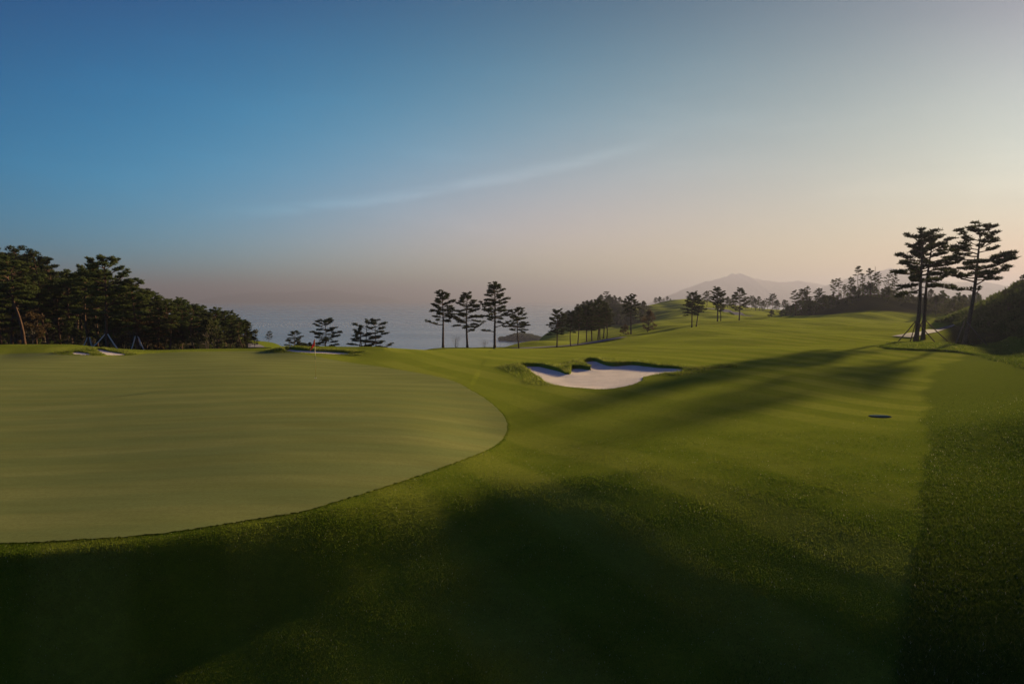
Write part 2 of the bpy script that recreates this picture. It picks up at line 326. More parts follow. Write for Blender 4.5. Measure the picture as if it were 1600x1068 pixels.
def plain(name, c1, c2, rough=.8, scale=6, bs=.4, bd=.02):
    m, t, b = mat(name); P = coords(t); n = t.noise(P, scale, 5)
    t.l.new(t.mix(t.mapr(n, .3, .7), c1, c2), b.inputs['Base Color']); b.inputs['Roughness'].default_value = rough
    b.inputs['Specular IOR Level'].default_value = .04; bump(t, n, bs, bd, b); return m
def sea_material():
    m, t, b = mat('sea_water'); P = geo_pos(t)
    n1 = t.noise(t.mapping(P, (.05, .12, 1)), 1.0, 5, .6); n2 = t.noise(t.mapping(P, (.0022, .009, 1), (0, 0, R(6))), 1.0, 4)
    t.put(b.inputs['Base Color'], rgb(.16, .21, .25)); b.inputs['IOR'].default_value = 1.33
    t.l.new(t.mapr(n2, .3, .7, .22, .30), b.inputs['Roughness']); bump(t, n1, .12, 1.0, b); return m
M = dict(ground=ground_material(), green=green_material(), sand=sand_material(), sea=sea_material(),
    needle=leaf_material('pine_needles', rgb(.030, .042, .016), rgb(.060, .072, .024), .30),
    needle_warm=leaf_material('sunlit_pine_needles', rgb(.050, .080, .022), rgb(.108, .130, .036), .35),  # lighter needles, with sunlight put into the colour
    leaf=leaf_material('broad_leaves', rgb(.040, .055, .018), rgb(.085, .085, .030), .35),
    leaf_brown=leaf_material('rusty_leaves', rgb(.075, .055, .025), rgb(.130, .080, .035), .35),
    bark=plain('pine_bark', rgb(.055, .036, .026), rgb(.130, .075, .050), .9, 9, .8, .04),
    twig=plain('twig_bark', rgb(.075, .060, .048), rgb(.14, .115, .09), .9, 9),
    stake=plain('peeled_wood', rgb(.62, .55, .45), rgb(.75, .68, .57), .8, 14),
    blade=leaf_material('turf_blades', rgb(.074, .138, .007), rgb(.120, .178, .011), .5, 1.1, 2),
    blade_rough=leaf_material('rough_blades', rgb(.050, .100, .007), rgb(.086, .130, .012), .45, .9, True),
    fescue=leaf_material('lip_fescue', rgb(.13, .175, .020), rgb(.28, .30, .060), .5, .8, True),
    cover=leaf_material('bank_cover', rgb(.042, .072, .018), rgb(.098, .118, .034), .4, .35),
    path=plain('path_concrete', rgb(.13, .125, .14), rgb(.17, .165, .18), .85, 3),
    rock=plain('far_slope', rgb(.05, .06, .04), rgb(.09, .09, .06), .9, .02, .5, 2))

# ------------------------------------------------------------------ ground sheet
def build_ground():
    th = np.concatenate([np.linspace(-3.14, -.80, 50, endpoint=False), np.linspace(-.80, -.03, 250, endpoint=False), np.linspace(-.03, .30, 260, endpoint=False),
                         np.linspace(.30, .80, 170, endpoint=False), np.linspace(.80, 3.14, 60)])
    lr = np.concatenate([np.linspace(math.log(1.2), math.log(8), 30, endpoint=False), np.linspace(math.log(8), math.log(30), 150, endpoint=False),
                         np.linspace(math.log(30), math.log(48), 150, endpoint=False), np.linspace(math.log(48), math.log(400), 260, endpoint=False), np.linspace(math.log(400), math.log(900), 25)])
    T, L = np.meshgrid(th, lr); r = np.exp(L); x = (np.sin(T) * r).ravel(); y = (np.cos(T) * r).ravel(); z = ground_z(x, y)
    nr, nt = T.shape; i = np.arange(nr - 1)[:, None] * nt; j = np.arange(nt - 1)[None]
    q = np.stack([i + j, i + nt + j, i + nt + j + 1, i + j + 1], -1).reshape(-1, 4)[:, ::-1]
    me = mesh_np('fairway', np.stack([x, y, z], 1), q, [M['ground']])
    u = 800 + np.where(y > 1, x / np.maximum(y, 1) * F, np.where(x > 0, 4000, -3000)); yy = y
    # rough on the right of the mown line, on the bank and outside the fairways
    bx = np.interp(yy, [0, 10, 16, 22, 32, 45, 58, 70], [1400, 1440, 1463, 1452, 1450, 1480, 1560, 1480])
    rough = np.clip((u + 7 * np.sin(yy * .9) + 4 * np.sin(yy * 2.3 + 1) - bx) / 14 + .5, 0, 1) * (yy < 95)
    rough = np.maximum(rough, np.clip((yy - 52.5) / 2, 0, 1) * (u < 600) * .9)
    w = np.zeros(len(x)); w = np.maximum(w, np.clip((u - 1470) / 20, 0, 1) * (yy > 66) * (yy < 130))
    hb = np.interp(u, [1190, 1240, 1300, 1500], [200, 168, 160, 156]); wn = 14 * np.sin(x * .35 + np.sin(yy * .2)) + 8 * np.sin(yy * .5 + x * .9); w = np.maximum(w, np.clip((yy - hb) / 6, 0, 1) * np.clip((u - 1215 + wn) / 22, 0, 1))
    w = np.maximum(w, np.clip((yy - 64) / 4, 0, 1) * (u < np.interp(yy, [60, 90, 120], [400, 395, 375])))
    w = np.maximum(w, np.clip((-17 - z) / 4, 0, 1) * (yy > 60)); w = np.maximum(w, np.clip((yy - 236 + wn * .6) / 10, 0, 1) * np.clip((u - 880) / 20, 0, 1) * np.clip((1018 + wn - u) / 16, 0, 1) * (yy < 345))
    for nm, a in (('rough', rough), ('wood', w)):
        at_ = me.attributes.new(nm, 'FLOAT', 'POINT'); at_.data.foreach_set('value', a.astype(np.float32))
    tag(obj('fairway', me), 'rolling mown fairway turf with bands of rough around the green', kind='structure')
build_ground()

def sheet(name, poly, zf, mat_, step, label, jitter=True):
    lo, hi = poly.min(0), poly.max(0); gx, gy = np.meshgrid(np.arange(lo[0], hi[0], step), np.arange(lo[1], hi[1], step))
    gx = gx.ravel() + rng.uniform(-.2, .2, gx.size) * step; gy = gy.ravel() + rng.uniform(-.2, .2, gy.size) * step
    k = inside(poly, gx, gy); gx, gy = gx[k], gy[k]; k = edge_dist(poly, gx, gy) > step * .4
    pts = [Vector(p) for p in poly] + [Vector(p) for p in zip(gx[k], gy[k])]; N = len(poly)
    vo, _e, fo, *_ = geometry.delaunay_2d_cdt(pts, [], [list(range(N))], 1, 1e-5)
    v = np.array([(p.x, p.y) for p in vo]); z = zf(v[:, 0], v[:, 1]); f = np.array([t[:3] for t in fo])
    me = mesh_np(name, np.c_[v, z], f, [mat_]); o = obj(name, me)
    if me.polygons[0].normal.z < 0: me.flip_normals()
    return tag(o, label, kind='structure')
G_PX = [(-330, 556), (-150, 552), (0, 553.5), (150, 556), (240, 552), (320, 549.5), (400, 549), (500, 558), (600, 574), (690, 590), (740, 612), (778, 640), (792, 663), (783, 688), (740, 712), (650, 745), (500, 792), (400, 811), (250, 834), (100, 845), (0, 849), (-180, 845)]
GREEN = smooth_poly([hit(*p, y0=6, y1=58) for p in G_PX], 40); GREEN = GREEN + rng.normal(0, .018, GREEN.shape)
sheet('putting_green', GREEN, lambda x, y: ground_z(x, y, False) + .02, M['green'], .45, 'large smooth pale putting green')
for s, lab in zip(SAND, ('wide pale sand of the main fairway bunker', 'small sand patch on the knoll behind the green', 'small sand slope below the staked pines', 'narrow sand strip behind the flag')):
    def sz(x, y, s=s):
        d = edge_dist(s['poly'], x, y)
        return base_z(x, y) - s['dep'] * (.35 + .65 * np.clip(d / 1.2, 0, 1)) + .02
    sheet('bunker_sand', s['poly'], sz, M['sand'], .22, lab)
def path(px_pts, width, label, y0=60, y1=330):
    p = np.array([hit(*q, y0=y0, y1=y1) for q in px_pts]); k = np.linspace(0, len(p) - 1, 40); p = np.c_[np.interp(k, range(len(p)), p[:, 0]), np.interp(k, range(len(p)), p[:, 1])]
    tn = np.gradient(p, axis=0); tn /= np.linalg.norm(tn, axis=1)[:, None]; nn = np.c_[-tn[:, 1], tn[:, 0]]
    rows = [p + nn * width * w for w in (-.5, -.17, .17, .5)]; v = np.concatenate(rows); v = np.c_[v, ground_z(v[:, 0], v[:, 1], False) + .10]
    f = [(a * 40 + i, a * 40 + i + 1, a * 40 + 40 + i + 1, a * 40 + 40 + i) for a in range(3) for i in range(39)]
    me = mesh_np('cart_path', v, np.array(f), [M['path']]); o = obj('cart_path', me)
    if me.polygons[0].normal.z < 0: me.flip_normals()
    tag(o, label, kind='structure')
path([(1408, 527), (1430, 523), (1455, 518.5), (1475, 514), (1492, 509)], 2.0, 'pale cart path behind the twin pines')
path([(800, 545), (850, 543), (900, 539), (935, 534), (975, 527)], 2.4, 'pale cart path below the row of pines', 92, 160)
path([(1108, 481.5), (1135, 485), (1152, 489), (1170, 494)], 3.0, 'far pale path crossing the rising fairway', 200)
path([(392, 537), (400, 539), (407, 544)], 2.2, 'bend of pale path beside the left wood', 66, 160)

# sea, far ridges
def grid_sheet(name, xs, ys, zf, m, label):
    X, Y = np.meshgrid(xs, ys); nx = len(xs); i = np.arange(len(ys) - 1)[:, None] * nx; j = np.arange(nx - 1)[None]
    q = np.stack([i + j, i + j + 1, i + nx + j + 1, i + nx + j], -1).reshape(-1, 4)
    return tag(obj(name, mesh_np(name, np.c_[X.ravel(), Y.ravel(), zf(X, Y).ravel()], q, [m])), label, kind='structure')
grid_sheet('sea', np.linspace(-30000, 30000, 30), np.linspace(-29000, 31000, 30), lambda X, Y: X * 0 + SEA, M['sea'], 'calm hazy grey blue sea')
def ridge(name, pts, Y, depth, label):
    px = np.array([p[0] for p in pts], float); py = np.array([p[1] for p in pts], float)
    xs = np.linspace(px[0], px[-1], 220); prof = np.interp(xs, px, py); wx = (xs - 800) / F * Y; top = CAMZ + (468 - prof) / F * Y
    r2 = np.random.default_rng(int(px[0])); jag = np.convolve(r2.normal(0, 1, 260), np.ones(5) / 5, 'same')[20:240] * (depth * .006)
    top = np.maximum(top + jag * np.clip((top - SEA) / 60, 0, 1), SEA - 4); k = np.linspace(-1, 1, 31); env = 1 - np.abs(k) ** 1.3
    Z = (SEA - 6) + (top - SEA + 6)[None] * env[:, None]; Z += r2.normal(0, .008, Z.shape) * depth * env[:, None] * (1 - env[:, None]) * 2
    X = np.broadcast_to(wx, Z.shape); YY = Y + k[:, None] * depth + 0 * X; nx = 220; i = np.arange(30)[:, None] * nx; j = np.arange(nx - 1)[None]
    q = np.stack([i + j, i + j + 1, i + nx + j + 1, i + nx + j], -1).reshape(-1, 4)
    tag(obj(name, mesh_np(name, np.stack([X.ravel(), YY.ravel(), Z.ravel()], 1), q, [M['rock']])), label, kind='structure')
ridge('mountain', [(1020, 486), (1046, 464), (1068, 452), (1100, 441), (1120, 435), (1136, 431), (1142, 427.5), (1147, 430), (1154, 426.5), (1162, 431), (1180, 437), (1215, 441), (1250, 439), (1285, 446), (1340, 455), (1400, 486)], 5300, 900, 'faint twin peaked mountain across the water')
ridge('mountain', [(1240, 486), (1275, 455), (1300, 443), (1330, 433), (1362, 425), (1388, 419.5), (1408, 421), (1440, 432), (1480, 441), (1530, 440), (1550, 447), (1562, 462), (1570, 486)], 4200, 700, 'hazy rounded mountain behind the twin pines')
ridge('mountain', [(310, 486), (345, 463), (390, 457), (450, 457), (500, 453), (520, 453), (560, 459), (610, 465), (650, 486)], 9500, 900, 'very faint low island on the left horizon')

# ------------------------------------------------------------------ plants
def tufts(mb, c, length, width, k, up=.5, r=None):            # k narrow leaf triangles round every centre
    r = r or rng; c = np.repeat(np.asarray(c), k, 0); N = len(c)
    d = r.normal(0, 1, (N, 3)); d[:, 2] = np.abs(d[:, 2]) * .7 + up * r.uniform(-.2, 1, N); d /= np.linalg.norm(d, axis=1)[:, None]
    s = np.cross(d, r.normal(0, 1, (N, 3))); s /= np.linalg.norm(s, axis=1)[:, None] + 1e-9
    ln = length * r.uniform(.6, 1.25, N)[:, None]; w = width * r.uniform(.7, 1.3, N)[:, None]
    v = np.stack([c - s * w, c + s * w, c + d * ln + s * w * .25], 1).reshape(-1, 3)
    mb.add(v, np.arange(3 * N).reshape(-1, 3))
def pad_points(c, rx, rz, N, r):
    p = r.normal(0, 1, (N, 3)); p /= np.linalg.norm(p, axis=1)[:, None]; p *= r.uniform(.15, 1, (N, 1)) ** .5
    return np.asarray(c) + p * np.array((rx, rx, rz))
def pine(seed, H=10.0, bare=.45, prof=((.4, .12), (.6, .23), (.75, .24), (.9, .15), (1, .05)), nb=22, lean=(0, 0), bend=.02, extra=(), dens=1.0, pad=.62, needle='needle', r0=.020, stems=1, skew=0.0):
    """a red pine: curved trunk with limbs (one mesh) and a crown of flat needle pads (the other)"""
    r = np.random.default_rng(seed); tb, cb = MB(), MB()
    for stem in range(stems):
        ln = np.array(lean) + (r.uniform(-.22, .22, 2) if stems > 1 else 0); Hs = H * (1 if stem == 0 else r.uniform(.75, .95))
        s = np.linspace(0, 1, 14); ph = r.uniform(0, 6.28, 2)
        off = np.stack([bend * np.sin(s * 5 + ph[0]) - bend * np.sin(ph[0]) + ln[0] * s, bend * np.sin(s * 4 + ph[1]) - bend * np.sin(ph[1]) + ln[1] * s], 1) * Hs
        tr = np.c_[off, s * Hs]; rad = H * r0 * (1 - s) ** .8 + .012 * H * .25; rad[0] *= 1.35
        tb.tube(tr, rad, 8)
        def on(t): return np.array([np.interp(t, s, tr[:, i]) for i in range(3)])
        br = []
        nn = max(6, nb // stems)
        for i in range(nn):
            t = bare + (1 - bare) * ((i + r.uniform(.1, .9)) / nn) ** .9 * .98
            L = np.interp(t, [p[0] for p in prof], [p[1] for p in prof]) * Hs * r.uniform(.6, 1.15)
            a = i * 2.4 + r.uniform(-.6, .6); L *= 1 + skew * math.cos(a)
            rise = np.interp(t, [bare, .8, 1], [-.05, .22, .8]) + r.normal(0, .09)
            br.append((t, a, L, rise, 1.0))
        if stem == 0:
            for t, dx, dz, ps in extra: br.append((t, 0 if dx > 0 else math.pi, abs(dx) * Hs, dz / max(abs(dx), .02), ps))
        for t, a, L, rise, ps in br:
            p0 = on(t); d = np.array((math.cos(a), math.sin(a), 0)); side = np.array((-d[1], d[0], 0)); q = np.linspace(0, 1, 6)
            z = rise * L * (q * .6 + .4 * q ** 2) + r.normal(0, .03) * L * np.sin(q * 5)
            pts = p0 + q[:, None] * L * d + np.c_[0 * q, 0 * q, z] + side * (r.normal(0, .10) * L * np.sin(q * 3))[:, None]
            tb.tube(pts, np.linspace(.010, .0035, 6) * H * (1 - .5 * t) * (.6 + .5 * L / (.25 * H)), 5)
            npad = max(1, int(round(1.0 + L / (pad * H * .1) * 1.1)))
            for k in range(npad):
                w = 1 - .62 * (k / max(1, npad)) * r.uniform(.7, 1.1); sd_ = r.normal(0, .24) * L * (1.15 - w * .6) if k else 0
                c = np.array([np.interp(w, q, pts[:, i]) for i in range(3)]) + side * sd_ + np.array((0, 0, .02 * H * r.uniform(0, 1)))
                if k:
                    b0 = np.array([np.interp(max(.1, w - .22), q, pts[:, i]) for i in range(3)])
                    tb.tube(np.stack([b0, (b0 + c) / 2 + r.normal(0, .02 * L, 3), c]), np.array((.0045, .0035, .002)) * H * .8, 4)
                rx = pad * H * .1 * r.uniform(.5, 1.1) * ps; N = int(26 * dens * (rx / (.062 * H)) ** 1.6) + 5
                tufts(cb, pad_points(c, rx, rx * .30, N, r), .027 * H, .0045 * H, 6, .5, r)
        tp = on(.985); tufts(cb, pad_points(tp, .035 * H, .03 * H, 22, r), .03 * H, .0055 * H, 6, .6, r)
    return dict(H=H, parts=[('trunk', tb.mesh('trunk', M['bark'])), ('crown', cb.mesh('crown', M[needle], False))])
def leafy(seed, H=6.0, W=.42, trunk=.22, n=40, leafm='leaf', bark='twig', dens=1.0, leaf=.05, stems=1, flat=.75):
    """broad-leaved tree or shrub: forked stems and leaf clumps scattered through an uneven crown"""
    r = np.random.default_rng(seed); tb, cb = MB(), MB(); cl = []
    for st in range(stems):
        a0 = r.uniform(0, 6.28); b0 = np.array((math.cos(a0), math.sin(a0), 0)) * (.03 * H if stems > 1 else 0)
        top = b0 * (4 if stems > 1 else 1) + np.array((r.normal(0, .05) * H, r.normal(0, .05) * H, H * .8))
        q = np.linspace(0, 1, 7)[:, None]; pts = b0 * (1 - q) + top * q + np.sin(q * 4 + a0) * H * .02 * np.array((1, .6, 0))
        tb.tube(pts, np.linspace(.022, .006, 7) * H / stems ** .5, 6)
        for i in range(n // stems):
            t = trunk + (1 - trunk) * r.uniform(0, 1) ** .8; a = r.uniform(0, 6.28)
            w = W * H * math.sin(math.pi * min(1, .12 + .88 * (t - trunk) / (1 - trunk)) ** .75) * r.uniform(.35, 1.08)
            p0 = np.array([np.interp(max(trunk * .7, t * .75), q[:, 0], pts[:, k]) for k in range(3)])
            c = p0 * np.array((1, 1, 0)) + np.array((math.cos(a) * w, math.sin(a) * w, t * H * .97))
            tb.tube(np.stack([p0, (p0 + c) / 2 + np.array((0, 0, -.02 * H)), c]), np.array((.008, .005, .002)) * H, 4); cl.append(c)
    for c in cl:
        rx = H * r.uniform(.06, .12) * (1.3 if n < 30 else 1); N = int(34 * dens * r.uniform(.7, 1.2))
        tufts(cb, pad_points(c, rx, rx * flat, N, r), leaf * H * .9, leaf * H * .26, 3, .2, r)
    return dict(H=H, parts=[('trunk', tb.mesh('trunk', M[bark])), ('crown', cb.mesh('crown', M[leafm], False))])
def bare_shrub(seed, H=2.0):
    r = np.random.default_rng(seed); tb = MB()
    for i in range(9):
        a = r.uniform(0, 6.28); sp = r.uniform(.2, .75); q = np.linspace(0, 1, 5)[:, None]; L = H * r.uniform(.6, 1)
        pts = q * L * np.array((math.cos(a) * sp, math.sin(a) * sp, 1)) + np.sin(q * 5 + a) * .05 * L; tb.tube(pts, np.linspace(.022, .008, 5), 4)
        for k in range(5):
            w = r.uniform(.35, .95); p0 = np.array([np.interp(w, q[:, 0], pts[:, c]) for c in range(3)]); e = p0 + r.normal(0, .16 * H, 3) + np.array((0, 0, .18 * H))
            tb.tube(np.stack([p0, (p0 + e) / 2, e]), np.array((.010, .008, .005)), 3)
    return dict(H=H, parts=[('branches', tb.mesh('branches', M['twig']))])
def plant(proto, name, px, Y, label, cat, group=None, top=None, H=None, rz=None, sink=.06, x=None):
    x = (px - 800) / F * Y if x is None else x; z = gz(x, Y)
    if top is not None: H = zof(top, Y) - z
    H = max(H, .3); o = empty(name, (x, Y, z - sink), random.uniform(0, 6.28) if rz is None else rz, (H + sink) / proto['H'])
    for pn, me in proto['parts']: obj(pn, me, o)
    return tag(o, label, cat, group)

# three large staked pines on the right
T_A = pine(11, 10.8, .50, ((.45, .15), (.55, .2), (.68, .24), (.82, .19), (.94, .12), (1, .05)), 26, (.055, 0), .008, ((.55, -.21, -.06, 1.0), (.49, -.2, -.07, 1.0), (.62, -.24, .03, 1.0)), .72, .46, r0=.018)
T_B = pine(12, 10.2, .55, ((.5, .14), (.6, .2), (.75, .24), (.9, .18), (1, .06)), 22, (.07, 0), .008, ((.53, .27, -.0, .8), (.60, .22, .04, .9)), .7, .46, r0=.016)
T_C = pine(13, 11.2, .56, ((.5, .16), (.6, .24), (.75, .27), (.88, .2), (.96, .12), (1, .06)), 24, (.12, 0), .018, ((.48, -.2, .02, .75), (.56, -.28, .09, .9), (.53, .18, .13, .9), (.60, .27, .08, 1.0), (.66, .32, .12, 1.0), (.45, .05, .06, .6)), .72, .46, r0=.018)
YA, YB, YC = 70.0, 72.5, 64.5
tA = plant(T_A, 'pine_tree', 1432, YA, 'nearer left pine of the tall pair standing beside the cart path', 'tree', 'large staked pines on the right', top=366, rz=0)
tB = plant(T_B, 'pine_tree', 1443, YB, 'slimmer right pine of the tall pair standing beside the cart path', 'tree', 'large staked pines on the right', top=374, rz=0)
tC = plant(T_C, 'pine_tree', 1508, YC, 'tall lone pine leaning right in front of the dark bank', 'tree', 'large staked pines on the right', top=361, rz=0)
def props(tree, h, feet, label, rad=.045, mat_='stake'):
    b = tree.location; o = empty('tree_prop', b); top = np.array((0, 0, h))
    for i, (dx, dy) in enumerate(feet):
        g = gz(b.x + dx, b.y + dy) - b.z - .05; mb = MB(); f_ = np.array((dx, dy, g)); n_ = np.array((dx, dy, 0)); n_ /= np.linalg.norm(n_)
        mb.tube(np.stack([f_, f_ * .5 + (top + n_ * .14) * .5, top + n_ * .14 + np.array((0, 0, .12))]), rad, 6); obj('pole', mb.mesh('pole', M[mat_]), o)
    return tag(o, label, 'tree support', 'wooden props holding up pines')
props(tA, 2.05, ((-2.1, -.5), (-1.35, -1.3), (.9, -1.9)), 'dark wooden props leaning on the left pine of the tall pair', .05, 'bark')
props(tB, 2.05, ((1.9, -.9), (1.3, -2.2), (.3, 1.9)), 'dark wooden props leaning on the right pine of the tall pair', .05, 'bark')
props(tC, 2.2, ((-1.25, -.6), (1.9, -.5), (.2, 1.6)), 'wooden props leaning on the lone pine below the bank', .05, 'twig')

# row of pines at the sea edge
T_D = pine(21, 8, .48, ((.45, .12), (.55, .22), (.7, .25), (.85, .2), (1, .06)), 34, (-.02, 0), .008, ((.44, -.31, .05, .85), (.5, .2, .08, .5)), .75, .44, r0=.019)
T_E = pine(22, 8, .34, ((.3, .1), (.4, .2), (.55, .29), (.75, .24), (.9, .14), (1, .05)), 38, (0, 0), .008, ((.30, .34, .2, .6), (.55, -.3, .03, .9)), .8, .44, r0=.019)
T_F = pine(23, 9, .42, ((.4, .14), (.5, .22), (.62, .22), (.8, .19), (.92, .13), (1, .05)), 38, (-.015, 0), .008, ((.27, -.2, .02, .6), (.5, -.24, .24, .9), (.34, .25, .1, .5), (.5, .27, .1, .9)), .78, .42, r0=.018)
T_G = pine(24, 6.5, .42, ((.4, .18), (.55, .3), (.7, .26), (.85, .18), (1, .06)), 34, (-.01, 0), .02, ((.55, -.36, .02, 1), (.62, .26, .02, .7)), .8, .48, r0=.016)
T_H = pine(25, 6.5, .36, ((.3, .2), (.45, .28), (.65, .29), (.85, .22), (1, .08)), 40, (.06, 0), .015, ((.36, -.28, 0, .9),), .85, .48, r0=.017)
T_I = pine(26, 7, .42, ((.35, .14), (.5, .2), (.7, .2), (.9, .13), (1, .05)), 32, (.0, 0), .02, (), .85, .48, r0=.014)
T_J = pine(27, 5, .28, ((.25, .25), (.4, .38), (.6, .36), (.8, .28), (1, .1)), 30, (0, 0), .03, (), .9, .6, r0=.016)
T_K = pine(28, 4.5, .22, ((.2, .3), (.4, .42), (.65, .36), (.85, .28), (1, .1)), 36, (-.05, 0), .03, (), .9, .6, r0=.014, stems=3)
T_L = pine(29, 5, .26, ((.2, .3), (.35, .34), (.6, .27), (.85, .22), (1, .1)), 18, (.02, 0), .012, ((.3, .4, .12, 1), (.3, -.34, .0, 1)), .8, .75, r0=.012)
gE = 'pines along the sea edge'
SEA_ROW = [(T_D, 692, 88, 458.5, 'pine with one long low branch to the left, leftmost of four against the sea'),
    (T_E, 730, 88, 461, 'wide bushy pine, second of the four standing against the sea'),
    (T_F, 773, 88, 446.5, 'tallest of the four pines standing against the sea'),
    (T_G, 811, 90, 482, 'short slim pine, rightmost of four standing against the sea'),
    (T_H, 870, 92, 486, 'round crowned pine alone between the sea row and the dark clump'),
    (T_I, 892, 96, 489, 'dark narrow pine at the left end of the clump below the wooded hill'),
    (T_I, 903, 97, 482, 'second dark pine from the left in the clump below the wooded hill')]
for k, (p, px, Y, top, lab) in enumerate(SEA_ROW): plant(p, 'pine_tree', px, Y, lab, 'tree', gE, top=top, rz=0 if k != 6 else 2.0)
gC = 'pine clump below the wooded hill'
for p, px, Y, top, rz, lab in [(T_H, 925, 108, 475, 1.0, 'leafy wide pine in the middle of the dark clump below the hill'), (T_I, 934, 112, 470, 2.2, 'tall bare trunked pine in the middle of the dark clump'),
    (T_I, 938, 116, 473, .5, 'thin pine just right of the tall one in the dark clump'), (T_H, 917, 106, 480, 3.6, 'low full crowned pine at the left of the dark clump below the hill'), (T_H, 943, 118, 476, 5.0, 'full crowned pine behind the tall one in the dark clump'), (T_I, 948, 112, 482, 3.1, 'rightmost thin pine of the dark clump below the hill'), (T_D, 986, 126, 463, 2.6, 'broad topped pine standing alone before the wooded hill')]:
    plant(p, 'pine_tree', px, Y, lab, 'tree', gC, top=top, rz=rz)
gL = 'low pines below the edge of the green'
for p, px, Y, top, rz, lab in [(T_J, 456, 78, 519, 1, 'small bushy pine beside the path bend, leftmost of the low pines'), (T_J, 506, 76, 501, 0, 'spreading low pine just right of the red flag'),
    (T_K, 562, 74, 502.5, 0, 'low pine with several forked stems beyond the green'), (T_L, 586, 73, 500, 0, 'flat layered low pine at the right end of the low group')]:
    plant(p, 'pine_tree', px, Y, lab, 'tree', gL, top=top, rz=rz)
BS = [bare_shrub(31), bare_shrub(32)]
plant(BS[0], 'bare_shrub', 712, 87, 'leafless twiggy shrub between the first two sea edge pines', 'shrub', H=1.6)
plant(BS[1], 'bare_shrub', 757, 87, 'leafless twiggy shrub left of the tallest sea edge pine', 'shrub', H=1.2)
plant(BS[1], 'bare_shrub', 598, 68, 'low dry twigs sprawling right of the layered low pine', 'shrub', H=1.0)
S1 = leafy(41, 3, .5, .05, 34, 'leaf', dens=1.2, leaf=.06, stems=3); S2 = leafy(42, 3, .55, .05, 34, 'leaf_brown', dens=.9, leaf=.06, stems=4)
S3 = leafy(43, 3, .45, .08, 30, 'needle_warm', dens=1.2, leaf=.05, stems=2)
LT = [leafy(44, 7, .40, .15, 60, 'leaf', dens=1.3, leaf=.035), leafy(45, 7, .36, .2, 54, 'needle', dens=1.3, leaf=.035), leafy(46, 7, .46, .12, 60, 'leaf', dens=1.2, leaf=.035)]
LB = leafy(47, 6, .38, .1, 50, 'leaf_brown', dens=1.0, leaf=.04)
plant(S1, 'bush', 480, 76, 'small dark bush under the spreading low pine', 'bush', H=2.0); plant(S1, 'bush', 470, 80, 'dark bush between the two leftmost low pines', 'bush', H=2.6)
plant(LB, 'rusty_bush', 1012, 122, 'rust brown leafy bush at the right foot of the wooded hill', 'bush', top=484, rz=1)
plant(S2, 'rusty_bush', 976, 128, 'pale brown shrub under the broad topped lone pine', 'bush', top=507)
# wooded hill in the haze
gH = 'trees packed on the hazy wooded hill'; k = 0
for i in range(52):
    px = random.uniform(905, 1024); Y = random.uniform(238, 276); sk = np.interp(px, [905, 935, 965, 1000, 1024], [491, 482, 479, 483, 490])
    plant(LT[i % 3], 'leafy_tree', px, Y, 'rounded tree on the front slope of the hazy wooded hill', 'tree', gH, top=sk + random.uniform(-4, 9))
for i in range(56):
    px = random.uniform(872, 1024); Y = random.uniform(272, 318); sk = np.interp(px, [868, 890, 915, 945, 965, 985, 1022], [500, 484, 468, 459, 462, 468, 478])
    tp = sk + random.uniform(-1, 14); Y = 312 if tp < sk + 3 else Y
    plant(LT[i % 3], 'leafy_tree', px, Y, 'rounded tree packed into the hazy wooded hill above the lower fairway', 'tree', gH, top=tp)
plant(pine(61, 9, .3, dens=.9), 'pine_tree', 947, 308, 'pine standing highest on the crest of the hazy wooded hill', 'tree', top=456)
plant(LT[0], 'leafy_tree', 1005, 262, 'leafy tree at the right end of the hazy wooded hill', 'tree', top=470)
# mid fairway pines
gM = 'pines on the far side of the fairway'
for p, px, Y, top, rz, lab in [(T_H, 1081, 118, 458.5, .4, 'dense leaning pine, left trunk of the pair on the fairway ridge'), (T_G, 1088, 119, 463, 2.0, 'thin pine, right trunk of the pair on the fairway ridge'),
    (T_D, 1121, 132, 451, 1.2, 'tall open crowned pine in the centre of the far fairway'), (T_I, 1126, 133, 459, 4, 'thin pine close behind the tall open crowned fairway pine'),
    (T_E, 1155, 142, 452, 2.8, 'straight single pine with layered crown right of the fairway centre')]:
    plant(p, 'pine_tree', px, Y, lab, 'tree', gM, top=top, rz=rz)
for i, (px, top) in enumerate([(1104, 456), (1137, 463), (1148, 462), (1165, 464), (1174, 463), (1180, 466), (1186, 464), (1199, 467), (1206, 460), (1214, 468), (1224, 469), (1229, 470), (1143, 467), (1192, 469)]):
    plant([T_H, LT[1], T_I, T_J][i % 4], 'far_tree', px, 262 + (i * 7) % 30, 'small hazy tree in the thin line along the far fairway skyline', 'tree', 'thin line of trees along the far fairway skyline', top=top)
for i, (px, top) in enumerate([(1024, 465), (1030, 463), (1037, 466), (1042, 463), (1047, 466), (1054, 469)]):
    plant([T_H, LT[1], T_J][i % 3], 'far_tree', px, 345, 'tiny tree on the crest right of the wooded hill', 'tree', 'tiny trees on the crest', top=top)
